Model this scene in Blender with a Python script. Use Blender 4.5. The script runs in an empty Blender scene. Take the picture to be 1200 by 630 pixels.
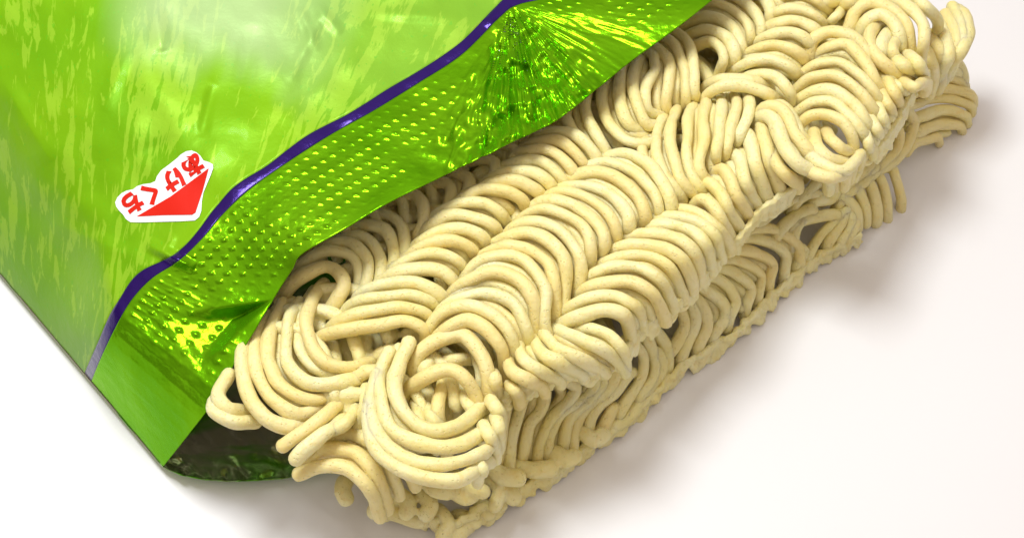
import bpy, bmesh, math, random
from mathutils import Vector, noise
random.seed(7)
C = bpy.context.scene.collection
sc = bpy.context.scene
sc.unit_settings.scale_length = 0.012          # one unit is about 12 mm

# ------------------------------------------------------------------ camera
TILT = math.radians(35); DIST = 17.0
C0 = Vector((0, 0, 1.2))
FWD = Vector((0, math.sin(TILT), -math.cos(TILT)))
UP = Vector((0, math.cos(TILT), math.sin(TILT)))
RT = Vector((1, 0, 0))
CAM = C0 - FWD * DIST
def P(px, py, z):
    """point of the place at height z seen at photo position px, py"""
    d = RT * ((px - 600) / 100) + UP * ((315 - py) / 100) + FWD * DIST
    return CAM + d * ((z - CAM.z) / d.z)
cam = bpy.data.cameras.new('camera'); camo = bpy.data.objects.new('camera', cam); C.objects.link(camo)
camo.location = CAM; camo.rotation_euler = (TILT, 0, 0)
cam.sensor_width = 36; cam.lens = 36 * DIST / 12.0; cam.clip_end = 500; cam.clip_start = 0.1
sc.camera = camo

# ------------------------------------------------------------------ materials
def new_mat(name):
    m = bpy.data.materials.new(name); m.use_nodes = True
    nt = m.node_tree; b = nt.nodes['Principled BSDF']
    return m, nt, b
def N(nt, t, **kw):
    n = nt.nodes.new(t)
    for k, v in kw.items(): setattr(n, k, v)
    return n
def noise_node(nt, vec, scale, detail=3, rough=0.5, dist=0.0):
    n = N(nt, 'ShaderNodeTexNoise'); n.inputs['Scale'].default_value = scale
    n.inputs['Detail'].default_value = detail; n.inputs['Roughness'].default_value = rough
    n.inputs['Distortion'].default_value = dist
    nt.links.new(vec, n.inputs['Vector']); return n.outputs['Fac']
def ramp(nt, fac, stops):
    r = N(nt, 'ShaderNodeValToRGB'); e = r.color_ramp.elements
    while len(e) < len(stops): e.new(0.5)
    for i, (p, c) in enumerate(stops):
        e[i].position = p; e[i].color = (c, c, c, 1) if isinstance(c, (int, float)) else (*c, 1)
    nt.links.new(fac, r.inputs['Fac']); return r.outputs['Color']
def mixc(nt, fac, a, b, bt='MIX'):
    m = N(nt, 'ShaderNodeMix', data_type='RGBA', blend_type=bt)
    for s, v in ((0, fac), (6, a), (7, b)):
        if isinstance(v, bpy.types.NodeSocket): nt.links.new(v, m.inputs[s])
        elif s == 0: m.inputs[0].default_value = v
        else: m.inputs[s].default_value = (*v, 1)
    return m.outputs[2]
def mapping(nt, vec, scale=(1,1,1), rot=(0,0,0)):
    m = N(nt, 'ShaderNodeMapping'); m.inputs['Scale'].default_value = scale; m.inputs['Rotation'].default_value = rot
    nt.links.new(vec, m.inputs['Vector']); return m.outputs['Vector']
def bump(nt, h, strength, dist, b):
    n = N(nt, 'ShaderNodeBump'); n.inputs['Strength'].default_value = strength; n.inputs['Distance'].default_value = dist
    nt.links.new(h, n.inputs['Height']); nt.links.new(n.outputs['Normal'], b.inputs['Normal'])

def noodle_mat():
    m, nt, b = new_mat('fried_noodle')
    o = N(nt, 'ShaderNodeTexCoord').outputs['Object']
    n1 = noise_node(nt, o, 1.6, 4, 0.6)
    base = mixc(nt, ramp(nt, n1, [(0.35, 0.0), (0.7, 1.0)]), (0.89, 0.82, 0.46), (0.87, 0.75, 0.29))
    n2 = noise_node(nt, o, 9, 5, 0.65)
    base = mixc(nt, ramp(nt, n2, [(0.52, 0.0), (0.75, 0.6)]), base, (0.84, 0.62, 0.17))
    n3 = noise_node(nt, o, 30, 2, 0.5)                       # small bran specks
    base = mixc(nt, ramp(nt, n3, [(0.745, 0.0), (0.79, 0.5)]), base, (0.42, 0.26, 0.10))
    at = N(nt, 'ShaderNodeAttribute'); at.attribute_name = 'tone'        # some strands fried darker than others
    base = mixc(nt, ramp(nt, at.outputs['Fac'], [(0.35, 0.0), (1.0, 0.7)]), base, (0.86, 0.69, 0.27))
    nt.links.new(base, b.inputs['Base Color'])
    b.inputs['Roughness'].default_value = 0.32
    b.inputs['Subsurface Weight'].default_value = 0.35
    b.inputs['Subsurface Radius'].default_value = (0.8, 0.66, 0.18)
    b.inputs['Subsurface Scale'].default_value = 0.12
    b.inputs['Specular IOR Level'].default_value = 0.5
    nb = noise_node(nt, o, 14, 6, 0.7)
    vo = N(nt, 'ShaderNodeTexVoronoi'); vo.inputs['Scale'].default_value = 20; nt.links.new(o, vo.inputs['Vector'])
    pits = ramp(nt, vo.outputs['Distance'], [(0.10, 0.0), (0.22, 1.0)])
    hs = mixc(nt, 0.35, nb, pits)
    bump(nt, hs, 0.8, 0.035, b)
    return m
NOODLE = noodle_mat()

def film_mat(name, kind):
    m, nt, b = new_mat(name)
    tc = N(nt, 'ShaderNodeTexCoord'); uv = tc.outputs['UV']; o = tc.outputs['Object']
    if kind == 'body':
        # printed artwork: two greens with watery streaks; the pale fade at the far end is painted-in glare
        st = noise_node(nt, mapping(nt, uv, (80, 8, 1)), 1.0, 6, 0.60, 0.5)
        clump = noise_node(nt, mapping(nt, uv, (9, 1.6, 1)), 1.0, 2, 0.5)
        big = noise_node(nt, mapping(nt, uv, (5.0, 2.0, 1)), 1.0, 2, 0.5)
        c = mixc(nt, ramp(nt, big, [(0.3, 0.0), (0.7, 1.0)]), (0.13, 0.35, 0.002), (0.21, 0.44, 0.004))
        sm_ = N(nt, 'ShaderNodeMath', operation='MULTIPLY_ADD'); nt.links.new(clump, sm_.inputs[0]); sm_.inputs[1].default_value = 0.7
        nt.links.new(st, sm_.inputs[2])
        c = mixc(nt, ramp(nt, sm_.outputs[0], [(0.875, 0.0), (0.915, 0.45)]), c, (0.38, 0.61, 0.04))
        c = mixc(nt, ramp(nt, noise_node(nt, mapping(nt, uv, (200, 60, 1)), 1.0, 2, 0.5), [(0.66, 0.0), (0.68, 0.6)]), c, (0.12, 0.42, 0.008))
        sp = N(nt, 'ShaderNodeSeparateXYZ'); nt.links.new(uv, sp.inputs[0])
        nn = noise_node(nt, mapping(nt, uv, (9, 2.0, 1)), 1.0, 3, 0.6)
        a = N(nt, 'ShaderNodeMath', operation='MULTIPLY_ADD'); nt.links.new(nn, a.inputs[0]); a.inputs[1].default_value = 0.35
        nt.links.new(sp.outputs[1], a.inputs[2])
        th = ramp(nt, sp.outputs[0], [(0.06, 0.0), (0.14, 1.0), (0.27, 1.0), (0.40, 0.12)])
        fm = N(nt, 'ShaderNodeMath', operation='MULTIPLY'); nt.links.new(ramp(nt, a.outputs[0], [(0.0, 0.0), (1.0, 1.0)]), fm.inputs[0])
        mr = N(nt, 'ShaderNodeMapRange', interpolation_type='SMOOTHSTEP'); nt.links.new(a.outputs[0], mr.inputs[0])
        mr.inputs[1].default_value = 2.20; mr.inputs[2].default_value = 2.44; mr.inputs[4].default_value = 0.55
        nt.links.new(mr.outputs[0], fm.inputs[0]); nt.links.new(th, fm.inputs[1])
        c = mixc(nt, fm.outputs[0], c, (0.52, 0.62, 0.38))  # whitish sheen of the film mixed into its base colour
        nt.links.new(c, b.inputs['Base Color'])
        b.inputs['Metallic'].default_value = 0.10; b.inputs['Roughness'].default_value = 0.42
    elif kind == 'seal':
        big = noise_node(nt, o, 0.9, 3, 0.5)
        c = mixc(nt, ramp(nt, big, [(0.35, 0.0), (0.7, 1.0)]), (0.12, 0.37, 0.003), (0.18, 0.45, 0.006))
        nt.links.new(c, b.inputs['Base Color'])
        b.inputs['Metallic'].default_value = 0.65; b.inputs['Roughness'].default_value = 0.22; b.inputs['Specular IOR Level'].default_value = 0.08; b.inputs['Specular Tint'].default_value = (0.6, 1.0, 0.15, 1)
    elif kind == 'stripe':
        b.inputs['Base Color'].default_value = (0.022, 0.003, 0.12, 1)
        b.inputs['Metallic'].default_value = 0.4; b.inputs['Roughness'].default_value = 0.22
    elif kind == 'inner':
        g = noise_node(nt, mapping(nt, o, (0.5, 1.4, 1), (0, 0, 0.4)), 1.0, 4, 0.6, 0.6)
        c = mixc(nt, ramp(nt, g, [(0.46, 0.0), (0.60, 1.0)]), (0.42, 0.40, 0.28), (0.12, 0.40, 0.015))
        nt.links.new(c, b.inputs['Base Color'])
        b.inputs['Metallic'].default_value = 0.8; b.inputs['Roughness'].default_value = 0.25
    elif kind == 'lining':
        b.inputs['Base Color'].default_value = (0.5, 0.5, 0.46, 1)
        b.inputs['Metallic'].default_value = 0.9; b.inputs['Roughness'].default_value = 0.3
    if kind in ('body', 'stripe'): b.inputs['Specular IOR Level'].default_value = 0.2
    if kind == 'body': b.inputs['Specular Tint'].default_value = (0.7, 1.0, 0.4, 1)
    b.inputs['Coat Weight'].default_value = {'seal': 0.0, 'stripe': 0.15, 'body': 0.04}.get(kind, 0.12); b.inputs['Coat Roughness'].default_value = 0.09
    cr = noise_node(nt, o, 3.0 if kind != 'body' else 1.6, 5, 0.55)
    bump(nt, cr, 0.25, 0.10, b)
    return m
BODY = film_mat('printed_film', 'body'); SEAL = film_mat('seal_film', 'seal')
STRIPE = film_mat('purple_film', 'stripe'); INNER = film_mat('inside_film', 'inner'); LINING = film_mat('foil_lining', 'lining')
def plain(name, col, rough=0.5):
    m, nt, b = new_mat(name); b.inputs['Base Color'].default_value = (*col, 1); b.inputs['Roughness'].default_value = rough; b.inputs['Specular IOR Level'].default_value = 0.12
    return m
WHITE = plain('white_ink', (0.85, 0.84, 0.86)); RED = plain('red_ink', (0.62, 0.016, 0.006))
def table_mat():
    m, nt, b = new_mat('white_table')
    o = N(nt, 'ShaderNodeTexCoord').outputs['Object']
    c = mixc(nt, noise_node(nt, o, 0.25, 3), (0.80, 0.785, 0.785), (0.82, 0.81, 0.815))
    nt.links.new(c, b.inputs['Base Color']); b.inputs['Roughness'].default_value = 0.38
    bump(nt, noise_node(nt, o, 12, 4), 0.05, 0.02, b)
    return m

# ------------------------------------------------------------------ helpers
def mesh_obj(name, verts, faces, mat, parent=None, smooth=True, uvs=None):
    me = bpy.data.meshes.new(name); me.from_pydata([tuple(v) for v in verts], [], faces)
    for m in (mat if isinstance(mat, list) else [mat]): me.materials.append(m)
    if smooth: me.polygons.foreach_set('use_smooth', [True] * len(me.polygons))
    if uvs:
        l = me.uv_layers.new(name='UVMap')
        for lp in me.loops: l.data[lp.index].uv = uvs[lp.vertex_index]
    me.update()
    o = bpy.data.objects.new(name, me); C.objects.link(o)
    if parent: o.parent = parent
    return o
def thing(name, label, cat):
    o = bpy.data.objects.new(name, None); C.objects.link(o); o['label'] = label; o['category'] = cat
    o.empty_display_size = 0.3
    return o
def catmull(pts, rad, step=0.045):
    out = []; n = len(pts)
    for i in range(n - 1):
        p0 = pts[i-1] if i else pts[0] * 2 - pts[1]
        p1, p2 = pts[i], pts[i+1]
        p3 = pts[i+2] if i + 2 < n else pts[-1] * 2 - pts[-2]
        k = max(1, int((p2 - p1).length / step))
        for j in range(k):
            t = j / k; t2 = t*t; t3 = t2*t
            q = 0.5 * ((2*p1) + (p2-p0)*t + (2*p0-5*p1+4*p2-p3)*t2 + (3*p1-p0-3*p2+p3)*t3)
            out.append((q, rad[i]*(1-t) + rad[i+1]*t))
    out.append((pts[-1], rad[-1])); return out
class Strands:
    def __init__(s): s.v = []; s.f = []; s.k = 0; s.t = []
    def tube(s, pts, r=0.082, sides=10):
        s.k += 1; seed = s.k * 7.31 + len(s.v) * 0.013
        rad = r if isinstance(r, list) else [r] * len(pts)
        c = catmull(pts, rad)
        P_ = []
        for i, (q, rr) in enumerate(c):
            w = noise.noise_vector(Vector((q.x*2.2, q.y*2.2, q.z*2.2 + seed))) * 0.028
            w += noise.noise_vector(Vector((q.x*6, q.y*6, q.z*6 - seed))) * 0.009
            rr *= 1 + 0.20 * noise.noise(Vector((q.x*3, q.y*3, seed)))
            P_.append((q + w, rr))
        n = len(P_)
        if n < 3: return
        tan = [(P_[min(i+1, n-1)][0] - P_[max(i-1, 0)][0]).normalized() for i in range(n)]
        # rounded caps
        ring = []
        def cap(i, sgn):
            q, rr = P_[i]
            return [(q + tan[i]*sgn*rr*math.sin(a), rr*max(math.cos(a), 0.02), i) for a in (0.4, 0.8, 1.2, 1.5)]
        seq = list(reversed(cap(0, -1))) + [(P_[i][0], P_[i][1], i) for i in range(n)] + cap(n-1, 1)
        a = tan[0].orthogonal().normalized(); b0 = len(s.v)
        for q, rr, i in seq:
            t = tan[i]; a = (a - t * a.dot(t)).normalized(); b = t.cross(a)
            for k in range(sides):
                th = 2*math.pi*k/sides; s.v.append(q + (a*math.cos(th) + b*math.sin(th)) * rr * (1 + 0.07*math.cos(2*th + seed + i*0.12)))
        m = len(seq); s.t += [random.random()]*(m*sides)
        for i in range(m-1):
            for k in range(sides):
                k2 = (k+1) % sides
                s.f.append((b0+i*sides+k, b0+i*sides+k2, b0+(i+1)*sides+k2, b0+(i+1)*sides+k))
        s.f.append(tuple(b0+k for k in reversed(range(sides))))
        s.f.append(tuple(b0+(m-1)*sides+k for k in range(sides)))
    def build(s, name, parent, voxel=0.018, label=None):
        o = mesh_obj(name, s.v, s.f, NOODLE, parent)
        at = o.data.attributes.new('tone', 'FLOAT', 'POINT'); at.data.foreach_set('value', s.t)
        if voxel:
            m = o.modifiers.new('fuse', 'REMESH'); m.mode = 'VOXEL'; m.voxel_size = voxel; m.use_smooth_shade = True
            m2 = o.modifiers.new('soften', 'SMOOTH'); m2.factor = 0.5; m2.iterations = 1
        if label: o['label'] = label
        return o
def arc(S, px, zl, drop=(0.22, 0.22), tail=(1, 1), r=0.082, hump=0.10, zs=None):
    n = len(px); pts = []
    for i, (x, y) in enumerate(px):
        u = i / (n - 1)
        if zs: z = zs[i]
        else:
            z = zl + hump * math.sin(math.pi*u) - drop[0] * max(0, 1 - u/0.32)**1.6 - drop[1] * max(0, 1 - (1-u)/0.32)**1.6
        pts.append(P(x, y, z))
    if tail[0]:
        t = (pts[0]-pts[1]).normalized(); pts.insert(0, pts[0] + t*0.10 + Vector((0, 0, -0.30*tail[0])))
    if tail[1]:
        t = (pts[-1]-pts[-2]).normalized(); pts.append(pts[-1] + t*0.10 + Vector((0, 0, -0.30*tail[1])))
    S.tube(pts, r)

# ================================================================== NOODLE BLOCK
block = thing('noodle_block', 'pale cream dried wavy noodle brick sliding out of the green packet onto the white table', 'noodles')
U = {}   # columns of waves of the upper layer: (height, drop, tail, arcs)
U['under_edge'] = (1.82, (.25,.25), (1,1), [
 [(330,345),(352,326),(384,312),(402,328),(395,352),(378,374)],
 [(336,325),(356,308),(384,293),(412,300),(420,330),(408,362)],
 [(360,300),(384,287),(410,284),(430,304),(430,334),(418,360)],
 [(380,290),(404,278),(428,278),(446,302),(444,332),(430,352)],
 [(400,280),(424,266),(450,270),(460,294),(458,320),(448,336)],
 [(424,262),(448,252),(468,264),(476,290),(472,312),(462,322)],
 [(455,240),(478,228),(494,238),(496,258),(490,276),(480,290)],
 [(490,225),(512,214),(526,220),(526,240),(516,258),(506,270)],
 [(512,215),(532,204),(548,210),(546,226),(534,240),(520,252)],
 [(545,195),(565,186),(580,190),(578,206),(566,220),(556,228)],
 [(575,180),(592,172),(604,176),(600,190),(590,200),(580,208)]])
U['left_wave'] = (2.02, (.22,.3), (1,1), [
 [(376,396),(405,388),(440,380),(474,375),(496,386),(497,408)],
 [(387,382),(410,370),(438,363),(470,360),(498,368),(508,388)],
 [(405,366),(426,352),(452,346),(480,346),(504,356),(512,372)],
 [(420,350),(440,336),(466,330),(492,332),(514,344),(520,362)],
 [(440,336),(458,322),(482,316),(508,316),(530,328),(532,342)],
 [(454,324),(470,308),(496,298),(520,298),(540,308),(542,324)],
 [(468,308),(484,294),(506,284),(534,284),(554,294),(556,308)],
 [(482,296),(496,280),(520,270),(546,270),(568,280),(572,296)],
 [(494,280),(508,262),(532,252),(558,256),(580,266),(584,282)],
 [(506,264),(520,246),(544,236),(568,238),(588,250),(594,266)],
 [(524,250),(540,234),(566,222),(592,224),(612,236),(618,252)],
 [(544,232),(562,220),(586,212),(610,214),(632,226),(638,240)],
 [(562,218),(582,206),(606,200),(630,204),(648,218),(652,232)],
 [(580,202),(600,192),(624,188),(644,196),(660,212),(666,228)],
 [(596,188),(618,178),(640,176),(658,186),(674,204),(680,220)],
 [(612,176),(632,166),(652,166),(670,176),(686,194),(692,210)],
 [(628,164),(648,154),(668,156),(684,168),(698,186),(704,202)]])
U['upper_vertical_loops'] = (2.0, (.18,.25), (1,1), [
 [(674,112),(664,128),(668,148),(680,166),(694,184),(708,202)],
 [(694,100),(686,118),(688,140),(698,160),(710,176),(722,192)],
 [(714,88),(706,108),(708,130),(718,150),(734,166),(754,170),(776,162),(790,146)],
 [(734,74),(726,94),(726,118),(732,138),(744,152),(764,158)],
 [(750,68),(744,86),(742,108),(748,130),(758,146),(776,150)],
 [(752,64),(766,66),(768,80),(758,96),(755,114),(760,132),(778,142)],
 [(752,54),(772,58),(784,74),(783,96),(779,118),(782,138)],
 [(766,44),(786,50),(797,66),(803,88),(804,110),(804,130)],
 [(780,34),(800,42),(810,60),(814,84),(813,106),(816,122)]])
U['upper_curls'] = (2.0, (.2,.22), (1,1), [
 [(812,58),(832,51),(845,60),(848,74),(842,90)],
 [(806,44),(830,36),(852,46),(860,66),(854,84)],
 [(800,30),(830,20),(858,32),(868,54),(862,74)],
 [(806,14),(836,4),(864,16),(879,40),(874,62)],
 [(822,-2),(852,-8),(878,6),(892,32),(886,54)],
 [(842,-16),(872,-20),(892,-6),(903,16),(898,38)],
 [(862,-28),(886,-30),(904,-16),(914,4),(912,22)]])
U['upper_wave'] = (2.08, (.22,.3), (1,1), [
 [(824,118),(842,103),(870,100),(898,110),(914,126)],
 [(826,104),(844,93),(866,92),(888,98),(904,110)],
 [(868,96),(890,87),(910,92),(924,108),(926,130)],
 [(856,84),(878,73),(906,71),(928,82),(938,98)],
 [(870,68),(890,57),(916,55),(938,65),(946,84)],
 [(884,54),(904,42),(928,39),(948,49),(952,66)],
 [(892,40),(912,28),(936,26),(956,36),(962,50)],
 [(894,28),(912,13),(938,11),(960,22),(970,38)],
 [(900,12),(918,-2),(942,-4),(962,6),(974,20)]])
U['crossing_strands'] = (2.02, (.2,.2), (0,0), [
 [(940,12),(962,3),(992,6)],
 [(972,30),(980,20),(994,10)],
 [(920,-10),(946,-14),(980,-10)],
 [(994,-4),(1012,2),(1026,-6)]])
U['right_wave'] = (2.12, (.25,.35), (1,.3), [
 [(946,70),(954,46),(978,38),(1004,48),(1020,70),(1034,98)],
 [(954,72),(970,56),(994,54),(1014,74),(1028,98),(1040,118)],
 [(938,90),(958,75),(986,74),(1012,94),(1028,114),(1040,132)],
 [(932,106),(954,91),(980,90),(1006,108),(1022,128),(1034,146)],
 [(929,124),(952,108),(976,107),(1000,124),(1016,144),(1026,158)],
 [(928,138),(950,122),(976,120),(998,138),(1010,156),(1020,172)]])
U['right_rim_ribs'] = (1.95, (.05,.30), (1,.3), [
 [(1020,60),(1034,74),(1044,90),(1052,104)],
 [(1030,82),(1040,96),(1048,112),(1054,124)],
 [(1026,96),(1036,112),(1042,126),(1046,136)],
 [(1020,110),(1030,126),(1036,140),(1038,150)],
 [(1014,124),(1022,140),(1028,154),(1030,162)],
 [(1006,140),(1014,154),(1018,168),(1018,176)],
 [(1044,96),(1056,104),(1062,112)]])
U['right_curl'] = (2.1, (.1,.2), (0,1), [
 [(934,148),(950,137),(972,134),(988,142),(998,158),(1000,176)],
 [(966,152),(974,164),(986,174),(998,182)],
 [(952,156),(958,172),(974,186),(996,192)],
 [(936,160),(946,176),(962,190),(984,200),(1000,196),(1008,182)],
 [(940,196),(958,206),(978,210),(992,202)]])
U['crossover'] = (2.16, (.2,.25), (1,1), [
 [(888,146),(894,130),(908,126),(922,138),(934,160),(952,182),(976,196)],
 [(884,144),(892,136),(904,142),(916,166),(930,188),(948,200),(970,204)],
 [(902,128),(916,126),(930,142),(942,162),(960,180)]])
U['standing_waves'] = (2.04, (.22,.25), (1,1), [
 [(762,164),(752,176),(758,196),(768,216),(780,238)],
 [(778,142),(769,158),(770,184),(778,206),(792,226),(800,242)],
 [(794,130),(787,146),(787,174),(794,202),(806,222),(820,236)],
 [(812,124),(806,142),(804,172),(808,198),(818,218),(830,232)],
 [(828,119),(826,136),(825,164),(820,190),(826,208),(838,218)],
 [(846,115),(844,134),(842,160),(839,182),(840,198)],
 [(862,112),(861,130),(856,154),(850,176),(846,192)],
 [(872,110),(878,122),(874,142),(866,162),(858,178)]])
U['short_rim_arcs'] = (1.96, (.15,.35), (1,.3), [
 [(812,246),(822,234),(834,240),(846,258),(854,276)],
 [(820,228),(830,215),(842,224),(852,244),(864,266)],
 [(834,210),(846,199),(856,210),(864,232),(876,254)],
 [(850,192),(862,181),(869,194),(874,216),(886,242)],
 [(863,172),(873,156),(880,172),(886,200),(898,232)],
 [(883,164),(892,148),(896,166),(902,192),(914,222)],
 [(898,160),(903,178),(912,194),(924,206),(934,214)]])
U['middle_wave'] = (2.12, (.24,.34), (1,1), [
 [(508,404),(524,386),(550,376),(574,388),(588,408),(592,432)],
 [(500,394),(518,368),(550,358),(580,372),(600,396),(606,424)],
 [(512,372),(536,352),(570,344),(600,356),(616,384),(618,412)],
 [(528,344),(552,327),(584,320),(612,332),(626,358),(628,398)],
 [(544,326),(564,306),(592,299),(620,310),(639,336),(638,372),(644,400)],
 [(560,306),(584,292),(614,291),(640,308),(649,338),(648,380)],
 [(576,290),(602,276),(630,276),(655,293),(664,322),(660,372)],
 [(594,276),(618,261),(646,264),(670,284),(680,312),(674,350)],
 [(608,260),(634,247),(662,252),(687,270),(693,296),(688,322)],
 [(620,246),(646,236),(676,243),(700,262),(708,286),(702,310)],
 [(634,236),(660,226),(692,234),(715,254),(722,274),(718,294)],
 [(650,224),(682,216),(712,226),(731,246),(737,266),(732,284)],
 [(662,214),(690,203),(722,209),(746,228),(756,252),(752,274)],
 [(682,200),(712,191),(742,202),(764,224),(772,246),(768,264)],
 [(704,190),(732,180),(760,194),(780,220),(788,242),(784,256)]])
U['edge_wave'] = (2.04, (.26,.30), (1,.3), [
 [(656,384),(680,370),(708,365),(732,372),(738,388)],
 [(656,370),(682,352),(716,347),(744,358),(752,376)],
 [(672,350),(698,334),(734,330),(762,343),(776,366)],
 [(680,336),(706,317),(744,313),(772,328),(786,352)],
 [(692,320),(720,303),(756,300),(784,314),(798,340)],
 [(708,304),(738,288),(774,288),(798,304),(810,328)],
 [(722,290),(754,274),(790,278),(812,294),(820,318)],
 [(738,276),(770,263),(804,267),(826,286),(832,306)],
 [(752,264),(784,253),(816,258),(838,276),(844,294)],
 [(774,252),(798,246),(822,252),(842,268),(852,286)]])
U['valley_strands'] = (1.98, (.22,.22), (1,.3), [
 [(668,390),(692,386),(714,394),(728,408),(733,424)],
 [(648,388),(676,396),(704,410),(728,426)],
 [(634,388),(652,406),(680,418),(704,430)],
 [(620,392),(634,412),(656,424),(680,436)],
 [(608,398),(614,420),(632,434),(652,442)],
 [(592,420),(602,436),(620,446),(634,452)]])
U['front_loops'] = (2.0, (.2,.2), (1,1), [
 [(486,438),(492,414),(516,396),(544,394),(564,414),(572,440),(574,462)],
 [(478,456),(500,439),(526,433),(546,446),(560,474)]])
U['front_loop_inner'] = (1.78, (.1,.15), (1,1), [
 [(524,442),(516,464),(514,486),(520,508)],
 [(516,428),(534,420),(560,420)],
 [(498,476),(506,492),(520,504)],
 [(486,470),(492,490),(506,506)],
 [(540,458),(552,476),(562,494)],
 [(510,414),(500,430),(494,448)]])
U['spiral'] = (2.06, (.0,.3), (0,.3), [
 [(480,402),(467,428),(464,458),(474,484),(494,500),(520,504),(546,494),(566,478)],
 [(457,415),(446,440),(446,470),(458,500),(486,518),(520,522),(554,514),(578,500)],
 [(442,440),(434,470),(440,504),(462,530),(496,542),(532,542),(562,532),(576,520)],
 [(438,462),(432,494),(442,526),(466,548),(500,560),(534,562),(558,552),(570,540)]])
U['rim_bumps'] = (1.9, (.0,.2), (0,.4), [
 [(578,438),(580,446),(584,458)], [(574,470),(582,480),(586,490)], [(580,490),(584,502),(584,516)],
 [(566,500),(576,512),(580,526)], [(596,452),(604,458),(608,464)], [(556,540),(564,548),(562,556)]])
U['left_loops'] = (1.84, (.15,.2), (0,1), [
 [(380,332),(366,352),(358,378),(364,404),(382,424),(410,432),(440,424)],
 [(352,352),(340,374),(334,402),(340,428),(358,446),(386,450),(416,444),(440,434)],
 [(330,356),(318,384),(316,416),(324,444),(344,462),(370,468),(396,458)],
 [(316,370),(303,396),(301,426),(310,456),(328,476),(352,486),(376,480)],
 [(300,386),(286,408),(282,436),(290,464),(308,486),(332,500),(358,500)]])
U['left_loop_stubs'] = (1.8, (.0,.1), (0,0), [
 [(332,522),(350,508),(374,492),(398,474)],
 [(348,536),(366,520),(384,504),(402,492)],
 [(384,504),(404,496),(418,476)],
 [(392,462),(396,472)], [(412,462),(412,474)],
 [(268,440),(256,462),(266,480),(286,484)],
 [(250,470),(252,484),(272,494),(300,494)],
 [(420,440),(438,434),(446,452)], [(430,456),(426,476),(420,496)]])
U['front_fold'] = (1.55, (.05,.3), (0,.3), [
 [(384,520),(410,506),(438,518),(456,542),(466,568)],
 [(358,540),(386,526),(416,530),(440,554),(450,582)],
 [(350,554),(378,546),(408,548),(430,568),(441,592)],
 [(350,534),(366,522),(384,516)],
 [(440,500),(456,526),(476,548),(484,562)]])

def poly_y(pl, x):
    for (x0, y0), (x1, y1) in zip(pl, pl[1:]):
        if x0 <= x <= x1: return y0 + (y1-y0)*(x-x0)/(x1-x0)
    return pl[0][1] if x < pl[0][0] else pl[-1][1]
FOOT = [(340,600),(400,604),(450,614),(530,636),(600,592),(660,552),(720,512),(790,446),(860,400),(910,350),(960,308),(1005,288),(1056,240),(1080,190),(1140,146)]
def side_z(x, y): return max(0.10, 0.10 + (poly_y(FOOT, x) - y) / 135)
Lw = {}
Lw['side_wave'] = [
 [(852,284),(880,267),(910,270),(932,286),(935,303)],
 [(846,290),(874,278),(904,286),(920,300),(919,317)],
 [(832,300),(860,293),(888,298),(904,310),(902,326)],
 [(826,308),(856,303),(878,311),(892,324),(889,340)],
 [(816,318),(842,314),(864,322),(880,336),(877,352)],
 [(812,324),(836,324),(856,338),(863,354),(856,368)],
 [(804,332),(826,338),(846,353),(850,370),(838,390)],
 [(796,344),(814,348),(825,363),(828,380),(820,400)],
 [(782,350),(804,352),(815,370),(811,388),(802,408)],
 [(774,362),(796,360),(803,376),(796,394),(784,414)],
 [(756,380),(770,388),(780,404),(782,420)]]
Lw['side_folds'] = [
 [(738,398),(752,412),(754,430),(746,452),(728,478)],
 [(756,392),(767,418),(764,442),(750,462)],
 [(770,412),(776,428),(768,446),(756,460)],
 [(736,438),(720,460),(696,482),(688,510)],
 [(722,436),(712,456),(688,474),(676,498),(672,522)],
 [(702,434),(706,450),(690,468),(668,486),(660,514)],
 [(684,434),(697,446),(688,466),(660,482),(646,508),(642,530)],
 [(660,442),(675,454),(666,472),(646,488),(634,512),(630,534)],
 [(636,452),(634,478),(620,500),(614,528)],
 [(612,462),(606,486),(598,510),(596,540)],
 [(592,470),(590,500),(586,524)],
 [(752,470),(736,490),(716,502)],
 [(716,480),(706,502),(694,518)]]
Lw['side_upper_tangle'] = [
 [(884,262),(912,244),(938,229),(958,229)],
 [(912,272),(930,254),(948,244)],
 [(932,264),(956,254),(980,253)],
 [(948,296),(962,276),(980,258),(994,246)],
 [(972,284),(984,264),(990,248)],
 [(996,276),(1003,260),(1000,244)],
 [(984,282),(994,266),(996,250)],
 [(930,280),(932,270),(938,258)],
 [(934,288),(944,294),(936,306)]]
Lw['side_hanging_ribs'] = [
 [(1002,218),(1010,232),(1014,246)], [(1016,212),(1024,228),(1027,244)], [(1030,206),(1037,224),(1040,242)],
 [(1046,198),(1052,214),(1056,232)], [(988,232),(998,240),(1004,252)],
 [(1026,150),(1034,172),(1030,192),(1014,206)], [(1042,136),(1054,156),(1048,178),(1030,194)],
 [(1012,180),(1020,192),(1008,206),(992,218)], [(1058,124),(1071,144),(1062,172),(1040,194),(1012,212),(988,232)],
 [(976,206),(984,218),(974,232),(956,234)], [(958,214),(948,226),(934,234)]]
Lw['far_corner_strands'] = [
 [(1062,112),(1086,104),(1112,104),(1136,112)], [(1060,126),(1084,118),(1110,117),(1135,124)],
 [(1072,140),(1092,132),(1112,130),(1130,136)], [(1074,156),(1094,148),(1110,146),(1124,146)],
 [(1070,170),(1084,164),(1098,160)], [(1066,96),(1090,88),(1112,90),(1130,98)], [(1110,66),(1124,76),(1130,92)],
 [(1092,78),(1108,84),(1122,86)]]
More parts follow.
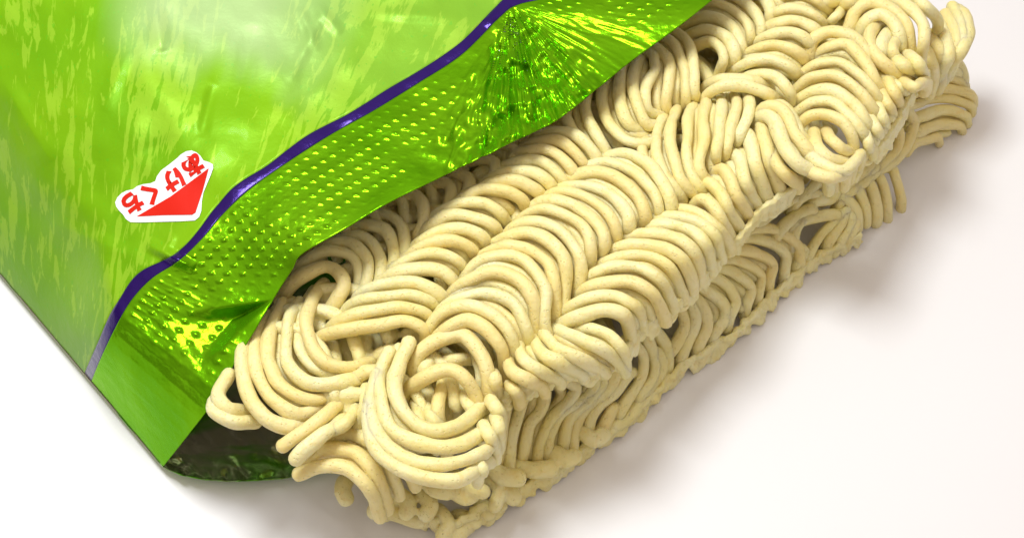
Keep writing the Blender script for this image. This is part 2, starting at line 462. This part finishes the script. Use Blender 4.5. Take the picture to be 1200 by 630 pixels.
# layer bodies: hidden strands running below the visible waves, built as long coils along the brick
A0 = P(470, 560, 0); B0 = P(1090, 70, 0)
ax = (B0 - A0); ax.z = 0; L_ = ax.length; ax.normalize(); nx = Vector((ax.y, -ax.x, 0))   # nx points to the near side
TOPPX = [(270,390),(300,470),(345,505),(372,528),(440,560),(545,545),(575,520),(585,465),(640,440),(720,410),(770,360),(850,270),(905,215),(985,195),(1040,110),(1075,75),(1080,5),(1010,-40),(850,-60),(640,40),(430,170),(320,290)]
TOPW = [P(x, y, 1.8) for x, y in TOPPX]
def inside(p, poly):
    c = False; j = len(poly)-1
    for i in range(len(poly)):
        a, b = poly[i], poly[j]
        if (a.y > p.y) != (b.y > p.y) and p.x < (b.x-a.x)*(p.y-a.y)/(b.y-a.y)+a.x: c = not c
        j = i
    return c
ctr = sum(TOPW, Vector()) / len(TOPW)
def edge_dist(p, poly):
    best = 99; j = len(poly)-1
    for i in range(len(poly)):
        a = poly[j].to_2d(); ab = poly[i].to_2d() - a; q = p.to_2d() - a
        t = max(0, min(1, q.dot(ab)/ab.length_squared)); best = min(best, (q-ab*t).length); j = i
    return best
def coils(S, z, poly, inset, phase, width=1.15, pitch=0.20, amp=0.10, r=0.082):
    c = -4.5
    while c < 5.5:
        run = []; t = -4.0; k = 0
        while t < L_ + 3:
            th = 2*math.pi*t/pitch/2 + phase
            lat = c + width*0.46*math.sin(th)
            p = A0 + ax*(t + 0.28*math.cos(th*1.0)**2) + nx*lat
            p.z = z + amp*math.cos(th) + 0.05*noise.noise(Vector((p.x, p.y, z*5)))
            if inside(p, poly) and edge_dist(p, poly) > inset: run.append(p)
            else:
                if len(run) > 5: S.tube(run, r, 8)
                run = []
            t += pitch/5
        if len(run) > 5: S.tube(run, r, 8)
        c += width*0.97
S = Strands(); coils(S, 1.72, TOPW, 0.18, 0.3); coils(S, 1.40, TOPW, 0.34, 1.9)
upper = S.build('upper_layer', block, 0.035, 'hidden strands inside the upper layer')
S = Strands(); coils(S, 1.15, TOPW, 0.75, 1.3); coils(S, 0.68, TOPW, 0.7, 2.2); coils(S, 0.22, TOPW, 0.6, 0.6)
lower = S.build('lower_layer', block, 0.035, 'shaded lower layer of the folded noodle brick')
def resample(a, n):
    a = [Vector(p) for p in a]; out = []
    for i in range(n):
        t = i/(n-1)*(len(a)-1); k = min(int(t), len(a)-2); out.append(a[k]*(1-t+k) + a[k+1]*(t-k))
    return out
def infill(S, arcs, zl, drop, nm, side=False):
    # the second strand of each bundle lies in the groove below its neighbours
    if nm in ('front_loop_inner', 'left_loop_stubs', 'rim_bumps', 'crossing_strands', 'right_curl', 'side_upper_tangle', 'side_hanging_ribs', 'front_loops'): return
    for a, b in zip(arcs, arcs[1:]):
        if random.random() < 0.10: continue
        A, B = resample(a, 6), resample(b, 6)
        d = sum((p-q).length for p, q in zip(A, B))/6
        if d > 34: continue
        t = random.uniform(.4, .6); m = [p*(1-t)+q*t for p, q in zip(A, B)]; m = [(p.x, p.y) for p in m]
        if side: arc(S, m, 0, zs=[max(.1, side_z(x, y)-0.10) for x, y in m], tail=(0, 0), r=0.070)
        else: arc(S, m, zl, drop, (0, 0), 0.072)
for nm, (zl, drop, tail, arcs) in U.items():
    S = Strands()
    r = {'spiral': 0.080, 'left_loops': 0.077, 'front_fold': 0.080, 'short_rim_arcs': 0.083, 'crossover': 0.082, 'left_loop_stubs': 0.078, 'front_loops': 0.078}.get(nm, 0.074)
    for i, a in enumerate(arcs):
        arc(S, a, zl + random.uniform(-.02, .02), drop, tail, r * random.uniform(0.95, 1.05))
    infill(S, arcs, zl - 0.12, drop, nm)
    S.build('noodle_wave', upper, 0)
for nm, arcs in Lw.items():
    S = Strands()
    for a in arcs:
        arc(S, a, 0, zs=[side_z(x, y) for x, y in a], tail=(0.4, 0.5), r=0.074 * random.uniform(0.95, 1.05))
    infill(S, arcs, 0, (0, 0), nm, side=True)
    S.build('noodle_wave', lower, 0)
# raised ear at the far corner
S = Strands()
for a in ([(1122,12),(1132,20),(1134,40),(1126,60),(1116,72)], [(1108,16),(1118,32),(1122,52),(1114,70)], [(1098,26),(1108,48),(1112,66),(1106,80)],
          [(1090,40),(1100,60),(1104,80)], [(1084,56),(1092,74),(1094,88)], [(1116,10),(1126,28),(1128,50),(1120,66)]):
    arc(S, a, 1.55, (0, .15), (0, 1), 0.08)
S.build('noodle_wave', upper, 0)
S = Strands()
for a in ([(992,42),(1002,14),(1024,4),(1048,12),(1064,34),(1068,62)], [(1006,46),(1012,26),(1032,18),(1048,28),(1056,46),(1054,66)],
          [(1032,28),(1022,36),(1020,52),(1030,68),(1046,82),(1064,94)], [(1034,-6),(1062,8),(1080,28),(1083,50),(1080,70)],
          [(1060,-8),(1084,6),(1098,24)], [(990,14),(1000,0),(1016,-10)], [(1046,66),(1058,76),(1074,84)], [(1062,66),(1074,74),(1080,86)],
          [(1056,98),(1070,102),(1084,98)], [(1042,36),(1034,54),(1044,74)], [(1054,40),(1046,60),(1056,80)]):
    arc(S, a, 2.1, (.2, .25), (1, .5), 0.082)
S.build('noodle_wave', upper, 0)
# broken ends round the near corner
S = Strands()
for a, z in (([(404,566),(402,576),(406,584)], .55), ([(470,582),(478,590),(476,600)], .5), ([(498,582),(504,592),(498,602)], .5), ([(530,576),(544,584),(552,580)], .6),
          ([(566,590),(572,600)], .2), ([(516,600),(526,612),(520,624)], .3), ([(546,606),(558,612)], .2), ([(460,600),(490,608),(512,600)], .25),
          ([(590,560),(596,574),(602,584)], .3), ([(576,546),(588,556),(606,560)], .6), ([(600,540),(622,550),(644,548)], .35), ([(650,532),(662,540),(672,536)], .35),
          ([(540,560),(554,572),(566,576)], .7), ([(500,560),(512,572),(526,574)], .7), ([(538,620),(530,632)], .2), ([(446,588),(440,598)], .5),
          ([(572,560),(584,572),(580,590)], .4), ([(684,506),(696,514),(706,508)], .35)):
    arc(S, a, max(z, .2), (0, 0), (0.3, 0), 0.098, hump=0.03)
S.build('noodle_end', lower, 0.021)
# fused crust along the upper rim and along the foot of the brick
def crust(name, parent, px, zf, r, wob):
    S = Strands(); pts = []; rad = []
    for (x0, y0), (x1, y1) in zip(px, px[1:]):
        k = max(1, int(math.hypot(x1-x0, y1-y0)/9))
        for j in range(k):
            x = x0+(x1-x0)*j/k; y = y0+(y1-y0)*j/k
            v = noise.noise_vector(Vector((x/11, y/11, 3)))
            pts.append(P(x+v.x*wob, y+v.y*wob, zf(x, y)+v.z*0.05)); rad.append(r*(1+0.5*v.z))
    S.tube(pts, rad, 10); S.build(name, parent, 0)
def skirt(name, parent, px, z0, z1, scal, wob, lean=0.0):
    # thin ragged wall of fused strand ends left by the edge of the frying mould
    V = []; F = []; rows = 8; cols = 0; acc = 0
    for (x0, y0), (x1, y1) in zip(px, px[1:]):
        k = max(1, int(math.hypot(x1-x0, y1-y0)/1.6))
        for j in range(k):
            x = x0+(x1-x0)*j/k; y = y0+(y1-y0)*j/k; acc += 1.6; cols += 1
            per = 15 + 5*noise.noise(Vector((x/60, y/60, 1)))
            rib = abs(math.sin(math.pi*acc/per)); nz = noise.noise(Vector((x/14, y/14, 6)))
            base = P(x, y, z0); out = nx*(0.05*rib + 0.05*nz)
            for q in range(rows):
                u = q/(rows-1)
                v = noise.noise_vector(Vector((x/10, y/10, u*3)))*wob
                V.append(Vector((base.x, base.y, z1 + (z0 - scal*(rib**0.7) - 0.10*nz - z1)*u)) + out*(0.3+0.7*u) + nx*lean*u + Vector((v.x, v.y, v.z*u)))
    for a in range(cols-1):
        for q in range(rows-1):
            F.append((a*rows+q, a*rows+q+1, (a+1)*rows+q+1, (a+1)*rows+q))
    o = mesh_obj(name, V, F, NOODLE, parent)
    md = o.modifiers.new('thick', 'SOLIDIFY'); md.thickness = 0.07; md.offset = 0
    md = o.modifiers.new('round', 'REMESH'); md.mode = 'VOXEL'; md.voxel_size = 0.016; md.use_smooth_shade = True
    md = o.modifiers.new('soft', 'SMOOTH'); md.iterations = 2
skirt('rim_crust', upper, [(572,520),(582,500),(586,478),(604,462),(634,450),(660,444),(690,438),(728,428),(742,404),(752,388),(790,362),(812,340),(838,312),(858,288),(884,260),(914,238),(936,216)], 1.46, 1.66, 0.10, 0.05)
skirt('rim_crust', upper, [(1000,204),(1012,188),(1036,170),(1048,148),(1060,124),(1074,104),(1086,92)], 1.52, 1.72, 0.10, 0.05)
skirt('foot_crust', lower, [(x, y-7) for x, y in FOOT[4:12]], 0.09, 0.24, 0.05, 0.07, 0.02)
skirt('foot_crust', lower, [(470,604),(500,614),(530,622),(560,606),(590,590)], 0.10, 0.35, 0.05, 0.08, 0.04)

# ================================================================== PACKET
bag = thing('noodle_packet', 'opened glossy green foil packet with purple stripe and embossed seal covering the noodles', 'food packet')
R0 = [(191,546),(222,507),(248,472),(275,425),(300,384),(322,347),(342,316),(354,297),(400,270),(450,240),(500,215),(560,186),(610,162),(650,142),(690,112),(735,75),(790,35),(840,-5),(890,-50)]
R1 = [(107,446),(120,415),(138,378),(155,350),(178,326),(210,305),(238,278),(260,252),(292,222),(337,190),(387,158),(437,130),(489,98),(541,64),(586,20),(606,6),(650,-5),(720,-30),(790,-75)]
NST = len(R0) - 1
def cr(lst, s):
    i = min(int(s), NST - 1); t = s - i
    g = lambda k: Vector(lst[max(0, min(NST, k))])
    p0, p1, p2, p3 = g(i-1), g(i), g(i+1), g(i+2)
    return 0.5*((2*p1)+(p2-p0)*t+(2*p0-5*p1+4*p2-p3)*t*t+(3*p1-p0-3*p2+p3)*t**3)
# even spacing along the row
tab = [0.0]; K = 400
for k in range(K):
    a = cr(R1, NST*k/K)*0.5 + cr(R0, NST*k/K)*0.5; b = cr(R1, NST*(k+1)/K)*0.5 + cr(R0, NST*(k+1)/K)*0.5
    tab.append(tab[-1] + (b-a).length)
LEN = tab[-1]
def s_at(l):
    lo, hi = 0, K
    while hi - lo > 1:
        mid = (lo+hi)//2
        if tab[mid] <= l: lo = mid
        else: hi = mid
    return NST*(lo + (l-tab[lo])/(tab[hi]-tab[lo]))/K
def sm(a, b, x):
    t = max(0, min(1, (x-a)/(b-a))); return t*t*(3-2*t)
def film_px(l, m):
    """m < 0: seal (-1 mouth edge .. 0 stripe edge); m >= 0: pixels beyond the stripe's lower edge"""
    s = s_at(max(0, min(LEN, l)))
    if m <= 0: return cr(R0, s)*(-m) + cr(R1, s)*(1+m)
    p = cr(R1, s); w = s/NST
    f = 0.76 + 0.20*noise.noise(Vector((l/55, 2, 7))) + 0.15*math.exp(-((l-150)/35)**2) - 0.22*math.exp(-((l-225)/28)**2)
    m += (f-1)*16*max(0, 1-abs(m-16)/34)*min(1, m/8)
    d = Vector((-0.645, -0.764))*(1-w) + Vector((-0.52, -0.85))*w
    return p + d.normalized()*m
KINK = (599, 6)
def crease(x, y, x0, y0, x1, y1, w):
    """0..1 ridge falloff round a segment"""
    a = Vector((x0, y0)); b = Vector((x1, y1)); p = Vector((x, y)); ab = b-a
    t = max(0, min(1, (p-a).dot(ab)/ab.length_squared)); d = (p-(a+ab*t)).length
    return max(0, 1-d/w) * (math.sin(math.pi*min(1, max(0.0, t)))**0.5 if 0 < t < 1 else 0)
CREASES = [(172,286,228,314,9,.16),(205,275,190,300,6,.05),(570,22,590,40,8,.05),(380,10,340,95,10,.05),(352,10,372,60,8,.05),(250,100,236,160,9,-.045),(370,5,400,40,9,.05),(180,0,190,60,14,.07),(520,40,600,10,12,.05),
           (540,20,430,15,10,.05),(0,90,60,190,16,.05),(60,260,160,300,12,.03),(150,190,230,150,14,-.035),(440,50,330,140,14,.03),(300,30,280,110,16,-.03),(120,130,150,60,12,.03)]
def soft(u, k=28.0):
    return 0 if u < -k else u if u > k else (u+k)**2/(4*k)
def film_z(l, m, x, y):
    e = l
    z = 0.16 + 1.58*math.sin(math.pi/2*min(1, max(0, e)/(105+75*sm(0, 110, m))))**0.9 + 0.76*(0.8*(soft(e-95)-soft(e-305))/210 + 0.2*sm(60, 340, e))
    if m > 0:
        z += 0.30*sm(0, 300, m)*sm(0, 300, e)
    z += 0.045*noise.noise(Vector((x/90, y/90, 1.0)))*sm(0, 60, e) + 0.022*noise.noise(Vector((x/32, y/32, 4.0)))
    # stripe sits on a soft ridge
    if m > -0.3: z += 0.018*math.exp(-((m if m > 0 else m*90)-8)**2/200.0)
    for c in CREASES:
        z += 0.6*c[5]*crease(x, y, *c[:5])
    if m <= 0:
        q = -m
        # fan of creases spreading from the kink in the stripe
        dx, dy = x-KINK[0], y-KINK[1]; r = math.hypot(dx, dy); th = math.atan2(dy, dx)
        mk = sm(0.0, 0.35, th)*(1-sm(1.75, 2.25, th))*sm(0, 25, r)*(1-sm(190, 240, r))
        if mk > 0:
            w = noise.noise(Vector((th*9, r/70, 3)))+0.5*noise.noise(Vector((th*24, r/40, 8)))
            z += mk*0.11*abs(w)*(0.3+0.7*sm(0.5, 0.95, th)) + mk*(0.05*noise.noise(Vector((x/11, y/11, 2))) + 0.12*noise.noise(Vector((x/19, y/26, 5))))*sm(0.5, 0.95, th)
        # turned-up flap catching the light low on the seal
        a, b, c = (168,368),(322,350),(236,436)
        def side(p0, p1): return ((p1[0]-p0[0])*(y-p0[1])-(p1[1]-p0[1])*(x-p0[0]))/math.hypot(p1[0]-p0[0], p1[1]-p0[1])
        dm = min(side(a, b), side(b, c), side(c, a))
        if dm > 0:
            pl = 1.80 - 0.065*(x-240)/100 + 0.20*(390-y)/100
            z += (pl - z)*sm(0, 18, dm)
        z += 0.16*q*sm(215, 300, l)*(1-mk)
        # embossing
        rows = 7.5; col = l/12.5
        v = q*rows; ii = math.floor(v); off = 0.5*(ii % 2)
        du = (col+off) % 1 - 0.5; dv = v % 1 - 0.5
        pyr = max(0, 1 - (abs(du)*2.6 + abs(dv-0.12*du)*2.8))
        zone = sm(60, 130, l)*(1-mk)
        dot = sm(0.0, 0.5, noise.noise(Vector((l/70, q*2, 9)))+0.45)
        edge = sm(0.03, 0.10, q)*(1-sm(0.80, 0.9, q)) if l > 330 else sm(0.03, 0.1, q)*(1-sm(0.92, 0.97, q))
        z += (0.024 if l < 330 else 0.016)*pyr*zone*edge*(0.35+0.65*dot)
        rib = 0.5+0.5*math.cos(2*math.pi*l/12.0)
        z += (0.0015 if dm > 0 else 0.005)*rib**3*(1-sm(150, 210, l))*edge
    return z
def grid(name, ls, ms, mat, parent, solid=True):
    V = []; F = []; uv = []
    for m in ms:
        for l in ls:
            p = film_px(l, m); V.append(P(p.x, p.y, film_z(l, m, p.x, p.y)))
            dx, dy = p.x-60, 900-p.y; uv.append((math.atan2(dx, dy), math.hypot(dx, dy)/400))
    n = len(ls)
    for j in range(len(ms)-1):
        for i in range(n-1):
            F.append((j*n+i, j*n+i+1, (j+1)*n+i+1, (j+1)*n+i))
    o = mesh_obj(name, V, F, [mat, LINING], parent, uvs=uv)
    if o.data.polygons[len(F)//2].normal.z < 0: o.data.flip_normals()
    if solid:
        md = o.modifiers.new('film', 'SOLIDIFY'); md.thickness = 0.012; md.offset = -1; md.material_offset = 1; md.material_offset_rim = 0
    return o
def lin(a, b, n): return [a+(b-a)*i/(n-1) for i in range(n)]
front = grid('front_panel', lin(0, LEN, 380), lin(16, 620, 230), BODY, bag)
stripe = grid('tear_stripe', lin(0, LEN, 380), lin(0, 16, 8), STRIPE, bag)
seal = grid('crimped_seal', lin(0, LEN, 800), lin(-1, 0, 90), SEAL, bag)
front['label'] = 'bright green printed panel with paler streaks'; stripe['label'] = 'dark purple line along the seal'
# back panel lying on the table under everything
lip = [(191,547),(214,556),(240,561),(268,563),(300,562),(330,560),(352,556),(400,545),(470,500),(560,440),(700,330),(900,160),(1000,60)]
V = []; F = []; n = 160; rows = 60
def lip_at(t):
    x = t*(len(lip)-1); i = min(int(x), len(lip)-2); return Vector(lip[i])*(1-(x-i)) + Vector(lip[i+1])*(x-i)
for j in range(rows):
    m = j/(rows-1)
    for i in range(n):
        t = (i/(n-1))**1.8
        p = lip_at(t) + Vector((-0.645, -0.764))*(900*m**1.6)
        e = min(1, t*12)
        z = 0.05 + 0.10*math.exp(-m*25)*e + (0.16*abs(noise.noise(Vector((p.x/24, p.y/18, 5)))) + 0.08*noise.noise(Vector((p.x/11, p.y/11, 2))))*e*(0.3 + 0.7*(1-min(1, m*6)))
        z += 0.10*(1-e)
        V.append(P(p.x, p.y, max(0.02, z)))
for j in range(rows-1):
    for i in range(n-1): F.append((j*n+i, j*n+i+1, (j+1)*n+i+1, (j+1)*n+i))
back = mesh_obj('back_panel', V, F, [INNER, BODY], bag)
if back.data.polygons[0].normal.z < 0: back.data.flip_normals()
md = back.modifiers.new('film', 'SOLIDIFY'); md.thickness = 0.012; md.offset = -1; md.material_offset = 1
back['label'] = 'foil lined inside of the packet showing at the mouth'

# printed opening mark: white shape, red arrow, four characters
def panel_z(x, y):
    l, m = 300.0, 60.0                               # walk back from the photo position to the panel's own coordinates
    for _ in range(12):
        p = film_px(l, m); a = (film_px(l+1, m)-p); b = (film_px(l, m+1)-p); ex, ey = x-p.x, y-p.y
        D = a.x*b.y - a.y*b.x; l += (ex*b.y - ey*b.x)/D; m += (a.x*ey - a.y*ex)/D
    return film_z(l, m, x, y)
def ink(name, bm, mat, parent, lift, step=4):
    for axis in (0, 1):
        lo = min(v.co[axis] for v in bm.verts); hi = max(v.co[axis] for v in bm.verts)
        k = lo + step
        while k < hi:
            no = Vector((1, 0, 0)) if axis == 0 else Vector((0, 1, 0))
            bmesh.ops.bisect_plane(bm, geom=bm.verts[:]+bm.edges[:]+bm.faces[:], plane_co=no*k, plane_no=no)
            k += step
    for v in bm.verts:
        v.co = P(v.co.x, v.co.y, panel_z(v.co.x, v.co.y) + lift)
    bm.normal_update()
    bmesh.ops.recalc_face_normals(bm, faces=bm.faces[:])
    me = bpy.data.meshes.new(name); bm.to_mesh(me); bm.free(); me.materials.append(mat)
    o = bpy.data.objects.new(name, me); C.objects.link(o); o.parent = parent
    return o
def poly_bm(pts):
    bm = bmesh.new(); vs = [bm.verts.new((x, y, 0)) for x, y in pts]
    es = [bm.edges.new((vs[i], vs[(i+1) % len(vs)])) for i in range(len(vs))]
    bmesh.ops.triangle_fill(bm, edges=es, use_beauty=True); return bm
wz = [(110,274),(118,256),(134,240),(152,231),(176,226),(192,214),(214,207),(240,204),(258,196),(264,178),(280,156),(310,134),(340,110),(352,98),(372,86),(392,83),(410,90),(424,102),(436,120),(456,126),(471,134),(472,148),(462,176),(450,204),(436,238),(430,270),(428,306),(420,328),(404,341),(350,344),(280,346),(200,348),(166,347),(150,336),(140,320),(124,304),(114,290)]
mark = ink('opening_mark', poly_bm([(100+x/3.15, 150+y/3.15) for x, y in wz]), WHITE, bag, 0.008)
ink('red_arrow', poly_bm([(160,253.5),(200,230),(244.5,197),(237,225),(229,249),(225,251.5),(190,252)]), RED, mark, 0.014)
def text_bm(ch, cx, cy, size, ang):
    cu = bpy.data.curves.new('txt', 'FONT'); cu.body = ch; cu.size = size; cu.offset = size*0.055; cu.resolution_u = 4
    o = bpy.data.objects.new('txt', cu); C.objects.link(o)
    dg = bpy.context.evaluated_depsgraph_get(); me = bpy.data.meshes.new_from_object(o.evaluated_get(dg))
    bm = bmesh.new(); bm.from_mesh(me)
    xs = [v.co.x for v in bm.verts]; ys = [v.co.y for v in bm.verts]
    mx, my = (min(xs)+max(xs))/2, (min(ys)+max(ys))/2
    ca, sa = math.cos(ang), math.sin(ang)
    for v in bm.verts:
        x, y = v.co.x-mx, v.co.y-my
        v.co = Vector((cx + x*ca + y*sa, cy + x*sa - y*ca, 0))     # image axes: y runs down
    bpy.data.objects.remove(o); bpy.data.curves.remove(cu); bpy.data.meshes.remove(me)
    return bm
ang = math.atan2(0.52, -0.853)
for ch, cx, cy in (('あ', 225.5, 193.5), ('け', 202.5, 210.5), ('く', 177, 226.5), ('ち', 155, 237.5)):
    ink('lettering', text_bm(ch, cx, cy, 26.5, ang), RED, mark, 0.014, 5)

# ================================================================== TABLE AND LIGHT
t = mesh_obj('table_top', [(-60,-60,0),(60,-60,0),(60,60,0),(-60,60,0)], [(0,1,2,3)], table_mat(), smooth=False)
t['kind'] = 'structure'
w = bpy.data.worlds.new('World'); sc.world = w; w.use_nodes = True
bg = w.node_tree.nodes['Background']; bg.inputs[1].default_value = 0.92
wt = w.node_tree; g = N(wt, 'ShaderNodeTexCoord').outputs['Generated']; sx = N(wt, 'ShaderNodeSeparateXYZ'); wt.links.new(g, sx.inputs[0])
wt.links.new(ramp(wt, sx.outputs[2], [(0.0, (0.16, 0.13, 0.11)), (0.35, (0.36, 0.31, 0.28)), (0.9, (1.0, 0.88, 0.80))]), bg.inputs[0])
def area(name, loc, target, size, power, col):
    l = bpy.data.lights.new(name, 'AREA'); l.shape = 'RECTANGLE'; l.size = size[0]; l.size_y = size[1]; l.energy = power; l.color = col
    o = bpy.data.objects.new(name, l); C.objects.link(o); o.location = loc
    o.rotation_euler = (Vector(target)-Vector(loc)).to_track_quat('-Z', 'Y').to_euler(); return o
area('ceiling_lamp', (-5.8, 4.5, 24), (0, 0, 1), (7.5, 7), 5300, (0.96, 1.0, 1.02))
sc.view_settings.view_transform = 'Standard'; sc.view_settings.look = 'None'; sc.view_settings.gamma = 1; sc.view_settings.exposure = 0
